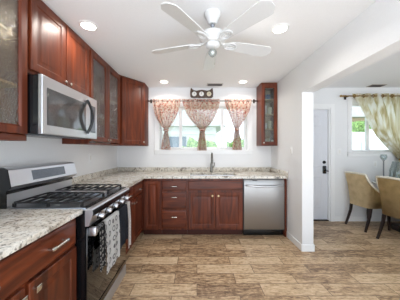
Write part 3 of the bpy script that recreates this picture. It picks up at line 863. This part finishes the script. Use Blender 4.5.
kt_l = [(99, 152, 180.5), (104, 152.5, 180), (112, 154, 178), (119, 156.5, 175), (125, 160.5, 171.5), (129, 164, 168.3), (131, 164.2, 168), (135, 163.4, 168.8), (143, 161.9, 170.2), (149.5, 161, 171)]
kt_c = [(99, 182, 219.8), (103, 182.5, 220), (112, 185.5, 217.5), (119, 189.5, 214), (125, 195.5, 209.3), (129, 199.6, 205.2), (131, 200, 204.8), (136, 199, 205.2), (143, 198, 206), (150.5, 197.4, 206.8)]
kt_r = [(99, 224.5, 251.4), (104, 225, 251), (112, 228, 248.8), (119, 231, 245), (125, 233.4, 241), (128.5, 235, 238.8), (130.5, 235, 238.6), (136, 234, 239.8), (143, 233, 241), (150, 232.4, 242)]
g = 'coral floral curtains at the kitchen window'
curtain(kt_l, 130, 6, 'coral floral curtain tied in the middle, left panel at the kitchen window', RY, pu, pz, M_floral, g, M_floral)
curtain(kt_c, 130, 8, 'coral floral curtain tied in the middle, wide centre panel under the triple dial plaque', RY, pu, pz, M_floral, g, M_floral)
curtain(kt_r, 129.5, 6, 'coral floral curtain tied in the middle, right panel near the slim glass cabinet', RY, pu, pz, M_floral, g, M_floral)

# plaque with three dials
t = thing('wall_plaque', 'dark brown wall plaque with pointed ends and three round cream dials', 'wall decor', (.085, WB, 2.24))
pl = [(-.205, .03), (-.185, .012), (-.15, .006), (-.08, .012), (-.04, .006), (0, .010), (.04, .006), (.08, .012), (.15, .006), (.185, .012), (.205, .03), (.21, .08), (.208, .12), (.20, .178), (.188, .192), (.168, .160), (.14, .142), (.09, .134), (.05, .150), (0, .156), (-.05, .150), (-.09, .134), (-.14, .142), (-.168, .160), (-.188, .192), (-.20, .178), (-.208, .12), (-.21, .08)]
MB().prism([(.085 + a, 2.24 + b) for a, b in pl], XZ, WB - .002, WB - .026, .004).build('board', M_plaq, t)
for k, x in enumerate((-.05, .082, .218)):
    dl = MB().lathe((x, WB - .026, 2.318), [(.046, 0), (.046, -.004), (.04, -.006), (.0, -.006)], axis='y', seg=28).build('dial', M_ceram2 if k == 2 else M_cera, t)
    MB().torus((x, WB - .029, 2.318), .046, .004, axis='y').build('rim', M_bronze, dl)
    hnd = MB().box(x - .002, x + .002, WB - .0345, WB - .0325, 2.316, 2.348)
    hnd.box(x - .002, x + .022, WB - .0345, WB - .0325, 2.316, 2.320) if k != 1 else hnd.box(x - .018, x + .002, WB - .0345, WB - .0325, 2.312, 2.316)
    hnd.build('hands', M_dark, dl)

# ------------------------------------------------------------------ ceiling: lights, vents, fan
can_l = ['recessed ceiling light above the left wall cabinets, nearest the camera', 'recessed ceiling light right of the fan', 'small recessed ceiling light left of the window near the corner cabinet', 'recessed ceiling light right of the window near the slim glass cabinet']
for (x, y), lb in zip(CANS, can_l):
    t = thing('ceiling_light', lb, 'ceiling light', (x, y, H), 'recessed ceiling lights')
    MB().lathe((x, y, H), [(.080, -.0005), (.080, -.004), (.062, -.010), (.060, -.003), (.060, -.0005)], seg=36).build('trim_ring', M_white, t)
    MB().lathe((x, y, H), [(.06, -.001), (.06, -.004), (.0, -.006)], seg=32).build('lens', M_glow, t)
    ld = bpy.data.lights.new('can_light', 'AREA'); ld.shape = 'DISK'; ld.size = .13; ld.energy = CAN_POWER; ld.color = (1, .94, .87); ld.spread = math.radians(150)
    lo = bpy.data.objects.new('can_light', ld); COL.objects.link(lo); lo.parent = t; lo.location = (0, 0, -.014)
def vent(x0, x1, y0, y1, label, ma, mb_):
    t = thing('ceiling_vent', label, 'vent', ((x0 + x1) / 2, (y0 + y1) / 2, H))
    MB().box(x0, x1, y0, y1, H - .006, H - .0005, .002, 1).build('frame', ma, t)
    s = MB(); n = 7
    for k in range(n):
        yy = y0 + .02 + (y1 - y0 - .04) * k / (n - 1)
        s.box(x0 + .018, x1 - .018, yy - .004, yy + .004, H - .009, H - .0055)
    s.build('louvre', mb_, t)
vent(.17, .45, 3.44, 3.58, 'rectangular air vent in the ceiling above the kitchen window', M_vent, M_slot)
vent(3.04, 3.30, 3.50, 3.64, 'small tan air vent in the dining area ceiling above the curtain', M_ventb, M_slot)

fx, fy, fz = .129, 1.67, 2.19
t = thing('ceiling_fan', 'white five-blade ceiling fan with pull chain', 'ceiling fan', (fx, fy, fz))
MB().lathe((fx, fy, 0), [(.068, H - .0005), (.070, H - .012), (.062, H - .03), (.046, H - .06), (.034, H - .082), (.030, H - .088), (.0, H - .088)]).build('canopy', M_fan, t)
MB().cyl((fx, fy, H - .14), (fx, fy, H - .088), .012).lathe((fx, fy, H - .10), [(.0, .012), (.016, .008), (.018, -.002), (.014, -.010), (0, -.012)]).build('downrod', M_steeld, t)
MB().lathe((fx, fy, fz), [(.0, .112), (.03, .11), (.05, .092), (.098, .076), (.112, .062), (.114, .046), (.106, .03), (.08, .012), (.07, .0), (.0, 0)]).build('motor_housing', M_fan, t)
MB().lathe((fx, fy, fz), [(.0, .0), (.055, -.001), (.06, -.012), (.052, -.03), (.035, -.04), (0, -.042)]).build('switch_housing', M_fan, t)
MB().lathe((fx, fy, fz - .04), [(.014, .0), (.022, -.008), (.036, -.028), (.036, -.042), (.026, -.058), (.012, -.068), (0, -.07)]).build('glass_globe', M_glassc, t)
MB().ball((fx, fy, fz - .075), .014, sz=1.3).build('bulb', M_white, t)
MB().cyl((fx + .012, fy - .045, fz - .03), (fx + .012, fy - .045, fz - .175), .0016, seg=6).lathe((fx + .012, fy - .045, fz - .19), [(0, .02), (.005, .014), (.006, .004), (0, 0)], seg=10).build('pull_chain', M_chrome, t)
for k in range(5):
    a = math.radians(90 + 72 * k)
    Rm = Matrix.Translation((fx, fy, fz + .008)) @ Matrix.Rotation(a, 4, 'Z')
    Rb = Rm @ Matrix.Rotation(math.radians(-13), 4, 'X')
    # blade iron: two loops and a collar
    ir = MB()
    def loop(mb, x0, x1, hw, r=.006):
        pts = []
        for q in range(17):
            s = 2 * PI * q / 16
            pts.append(Rb @ Vector(((x0 + x1) / 2 + (x1 - x0) / 2 * math.cos(s), hw * math.sin(s), -.008)))
        mb.tube(pts, r, 8, caps=False)
    loop(ir, .10, .215, .036); loop(ir, .12, .195, .016, .004)
    ir.box(.055, .115, -.014, .014, -.006, .006, .003, 1, mat4=Rm)
    ir.build('blade_bracket', M_fan, t)
    # blade
    pts = [(.15, -.040), (.17, -.046), (.30, -.056), (.50, -.066), (.522, -.063), (.556, -.030), (.56, -.02), (.56, .02), (.556, .030), (.522, .063), (.50, .066), (.30, .056), (.17, .046), (.15, .040)]
    MB().prism(pts, lambda A_, B_, C_, Rb=Rb: Rb @ Vector((A_, B_, C_)), -.003, .003).build('blade', M_fan, t)

# ------------------------------------------------------------------ wall plates
def plate(F, label, kind, name):
    t = thing(name, label, kind, tuple(F(0, -.06, 0)))
    MB().rings(lambda a, b, c: F(a - .036, b - .06, c), .072, .12, [(0, .0005), (0, .004), (.004, .006)]).build('cover_plate', M_white, t)
    MB().rings(lambda a, b, c: F(a - .014, b - .03, c), .028, .06, [(0, .005), (0, .008), (.003, .009)]).build('rocker' if kind == 'light switch' else 'socket', M_cera, t)
plate(face(2.60, WB, 1.27, 1, 0, 0, -1), 'white light switch plate between the white door and the dining window', 'light switch', 'light_switch')
plate(face(3.25, WB, 1.04, 1, 0, 0, -1), 'pale outlet plate low on the wall under the dining window', 'outlet', 'outlet_plate')
plate(face(WR, 2.90, 1.29, 0, 1, -1, 0), 'white switch plate on the narrow wall right of the dishwasher', 'light switch', 'light_switch')
plate(face(WL, 2.76, 1.20, 0, 1, 1, 0), 'white outlet plate on the wall above the counter behind the range', 'outlet', 'outlet_plate')

# ------------------------------------------------------------------ dining curtain + rod
RD = 3.59; S2 = 202 / RD
du = lambda u: (u - 197) / S2
dzz = lambda v: 1.32 - (v - 149) / S2
t = thing('curtain_rod', 'metal curtain rod with round finial above the dining window', 'curtain rod', (3.4, RD, 2.2))
rz = dzz(96)
MB().cyl((du(345), RD, rz), (4.5, RD, rz), .011, seg=14).build('rod', M_gold, t)
MB().lathe((du(345), RD, rz), [(0, -.09), (.014, -.086), (.02, -.07), (.012, -.055), (.016, -.03), (.012, 0)], axis='x', seg=16).build('finial', M_gold, t)
MB().box(du(349) - .01, du(349) + .01, RD, WB - .001, rz - .008, rz + .008).box(du(349) - .02, du(349) + .02, WB - .008, WB - .001, rz - .04, rz + .04).build('bracket', M_bronze, t)
dt = [(93.5, 352, 446), (97, 353, 446), (106, 360, 444), (118, 366.5, 440), (128, 371.5, 434), (137, 378, 428), (145, 385.5, 421), (151, 392, 415), (158, 399, 410), (161, 400, 409), (168, 398.5, 411), (178, 399, 413), (205, 399, 414), (218, 399, 414)]
cv = curtain(dt, 159.5, 10, 'pale cream grommet curtain tied back at the dining window', RD, du, dzz, M_cream, None, M_gold, amp=.035)
for k in range(10):
    x = du(352) + (du(446) - du(352)) * (k + .25) / 10
    MB().torus((x, RD - .0, rz), .026, .006, axis='x').build('grommet', M_gold, cv)

# ------------------------------------------------------------------ dining chairs
def make_chair():
    t = thing('dining_chair', 'tan upholstered dining chair farther from the camera, beside the white door wall', 'chair', (0, 0, 0), 'tan dining chairs')
    # wrap-around shell; chair faces +x
    hw = .205; path = []
    for k in range(7): path.append((.40 - .30 * k / 6, -hw))
    for k in range(1, 6):
        a = PI / 2 * k / 6; path.append((.10 - .10 * math.sin(a), -hw + .07 * (1 - math.cos(a))))
    for k in range(0, 9): path.append((0 - .012 * math.sin(PI * k / 8), -hw + .07 + (2 * hw - .14) * k / 8))
    path += [(x, -y) for x, y in path[:12][::-1]]
    def top(x):
        k = max(0, min(1, (x - .02) / .38))
        return .905 - .39 * (k ** .38)
    P = []; n = 9
    topl = []
    for (x, y) in path:
        col = []
        for i in range(n + 1):
            s = i / n; z = .37 + (top(x) - .37) * s
            lean = -.075 * max(0, (z - .45) / .45) ** 1.3 * (1 - max(0, min(1, (x - .05) / .3)))
            flare = 1 + .10 * s
            col.append((x + lean, y * flare, z + .012 * s * math.cos(y / hw * PI / 2)))
        P.append(col); topl.append(col[-1])
    MB().grid(P, .035).build('backrest', M_upho, t)
    edge = MB().tube([(a - .0, b, c + .006) for a, b, c in topl], .016, 8)
    edge.build('trim', M_pipe, t)
    MB().box(.03, .44, -.185, .185, .37, .50, .03, 3).build('seat', M_upho, t)
    for s in (-1, 1):
        MB().tube([(.38, s * .17, .375), (.39, s * .172, .0)], [.024, .017], 4, up=(1, 1, 0)).build('leg', M_dark, t)
        MB().tube([(.05, s * .17, .385), (.03, s * .172, .25), (-.015, s * .175, .12), (-.06, s * .18, .0)], [.025, .022, .020, .017], 4, up=(1, 1, 0)).build('leg', M_dark, t)
    return t
ch = make_chair()
ch.location = (2.70, 3.385, 0); ch.rotation_euler = (0, 0, math.radians(8))
c2 = copy_tree(ch, (2.735, 2.80, 0), 'tan upholstered dining chair at the right edge, nearer the camera', 'tan dining chairs')

# ------------------------------------------------------------------ dining table + decor
t = thing('dining_table', 'dining table with pale top and dark pedestal behind the tan chairs', 'table', (3.65, 2.85, 0))
MB().box(3.02, 4.35, 2.25, 3.50, .735, .76, .006).build('tabletop', plain('pale_tabletop', (214, 220, 218), .12, vary=.02), t)
MB().box(3.08, 4.29, 2.31, 3.44, .665, .733, .004).build('apron', M_dark, t)
MB().box(3.25, 4.1, 2.55, 3.2, .10, .663, .02).build('pedestal', M_dark, t)
MB().box(3.20, 4.22, 2.42, 3.34, 0, .10, .015).build('base', M_dark, t)
gx, gy = 3.085, 3.34
t = thing('candle_holder', 'slim metal candle holder with a small glass cup on the dining table', 'candle holder', (gx, gy, .76))
MB().lathe((gx, gy, .76), [(.05, 0), (.05, .006), (.012, .018), (.0095, .05), (.0095, .36), (.02, .375), (0, .376)], seg=20).build('stem', M_steeld, t)
MB().lathe((gx, gy, 1.136), [(.018, 0), (.038, .02), (.048, .055), (.036, .095), (.032, .095), (.044, .055), (.034, .022), (0, .006)], seg=24).build('glass_cup', M_glassc, t)
vx, vy = 3.22, 3.2
t = MB().lathe((vx, vy, .76), [(.07, 0), (.11, .03), (.135, .12), (.13, .22), (.10, .32), (.095, .36), (.09, .36), (.095, .32), (.125, .22), (.13, .12), (.1, .035), (0, .01)], seg=32).build('glass_vase', M_glassc)
tag(t, 'large clear glass vase on the dining table beside the candle holder', 'vase')

# ------------------------------------------------------------------ outside
g = MB().box(-14, 22, WB + .3, 30, -.35, -.25).build('ground', M_grass, smooth=False); struct(g)
def house(name, label, x0, x1, y0, y1, z1, rz_, wm, rm):
    t = thing(name, label, 'house', ((x0 + x1) / 2, y0, -.25))
    MB().box(x0, x1, y0, y1, -.25, z1).build('wall', wm, t)
    xm = (x0 + x1) / 2
    MB().prism([(x0 - .4, z1), (xm, rz_), (x1 + .4, z1)], XZ, y0 - .5, y1 + .3).build('roof', rm, t)
    return t
h = house('house', 'pale neighbouring house with gabled roof seen through the kitchen window', -6.5, .9, 9.5, 15, 2.35, 4.3, M_siding, M_roof)
for x in (-2.6, -.9): MB().box(x - .4, x + .4, 9.46, 9.5, .7, 1.9).build('window', M_winout, h)
MB().box(-6.5, .9, 9.40, 9.5, 2.0, 2.16).build('fascia', M_white, h)
h = house('house', 'tan neighbouring house seen through the dining window', 7.2, 15, 11, 16, 3.0, 4.6, M_roofw, M_roof)
def bush(x, y, r, label, z=-.25, hgt=1.3):
    bm = bmesh.new(); bmesh.ops.create_icosphere(bm, subdivisions=4, radius=1)
    rnd = random.Random(int(x * 100) + 5)
    ph = [rnd.uniform(0, 6) for _ in range(6)]
    for v in bm.verts:
        c = v.co.normalized()
        k = 1 + .10 * math.sin(7 * c.x + ph[0]) * math.sin(8 * c.y + ph[1]) + .08 * math.sin(15 * c.z + ph[2] + 9 * c.x) + rnd.uniform(-.04, .04)
        v.co = Vector((x + c.x * r * k, y + c.y * r * k, z + hgt / 2 + c.z * hgt / 2 * k))
    m = MB(); m.bm.free(); m.bm = bm
    tag(m.build('bush', M_leaf), label, 'bush')
bush(.05, 6.4, .75, 'green bush outside behind the middle curtain', hgt=1.85)
bush(1.45, 6.9, .62, 'light green bush outside the right pane of the kitchen window', hgt=1.9)
bush(3.4, 12, 1.2, 'distant round bush beyond the right kitchen pane', hgt=2.2)
bush(7.4, 9.2, 1.3, 'green bush rising behind the white fence outside the dining window', hgt=2.75)
t = thing('vinyl_fence', 'white board fence outside the dining window in front of the tan house', 'fence', (8, 7.5, -.25))
MB().cells([4.6 + .15 * k for k in range(50)], [-.2, 1.95], lambda i, j: True, XZ, 7.5, 7.53).build('board_panel', M_white, t)
for k in range(5): MB().box(4.6 + 1.8 * k, 4.72 + 1.8 * k, 7.44, 7.56, -.25, 2.05, .01).build('post', M_white, t)
t = thing('railing', 'white outdoor railing seen through the dining window', 'railing', (4.5, 5.6, -.25))
for z in (1.54, 1.2, .9): MB().box(3.6, 7.4, 5.58, 5.62, z - .02, z + .02).build('rail', M_white, t)
for x in (3.7, 4.6, 5.5, 6.4, 7.3): MB().box(x - .03, x + .03, 5.57, 5.63, -.25, 1.58).build('post', M_white, t)

for o in SC.objects:
    if '_inv' in o: del o['_inv']
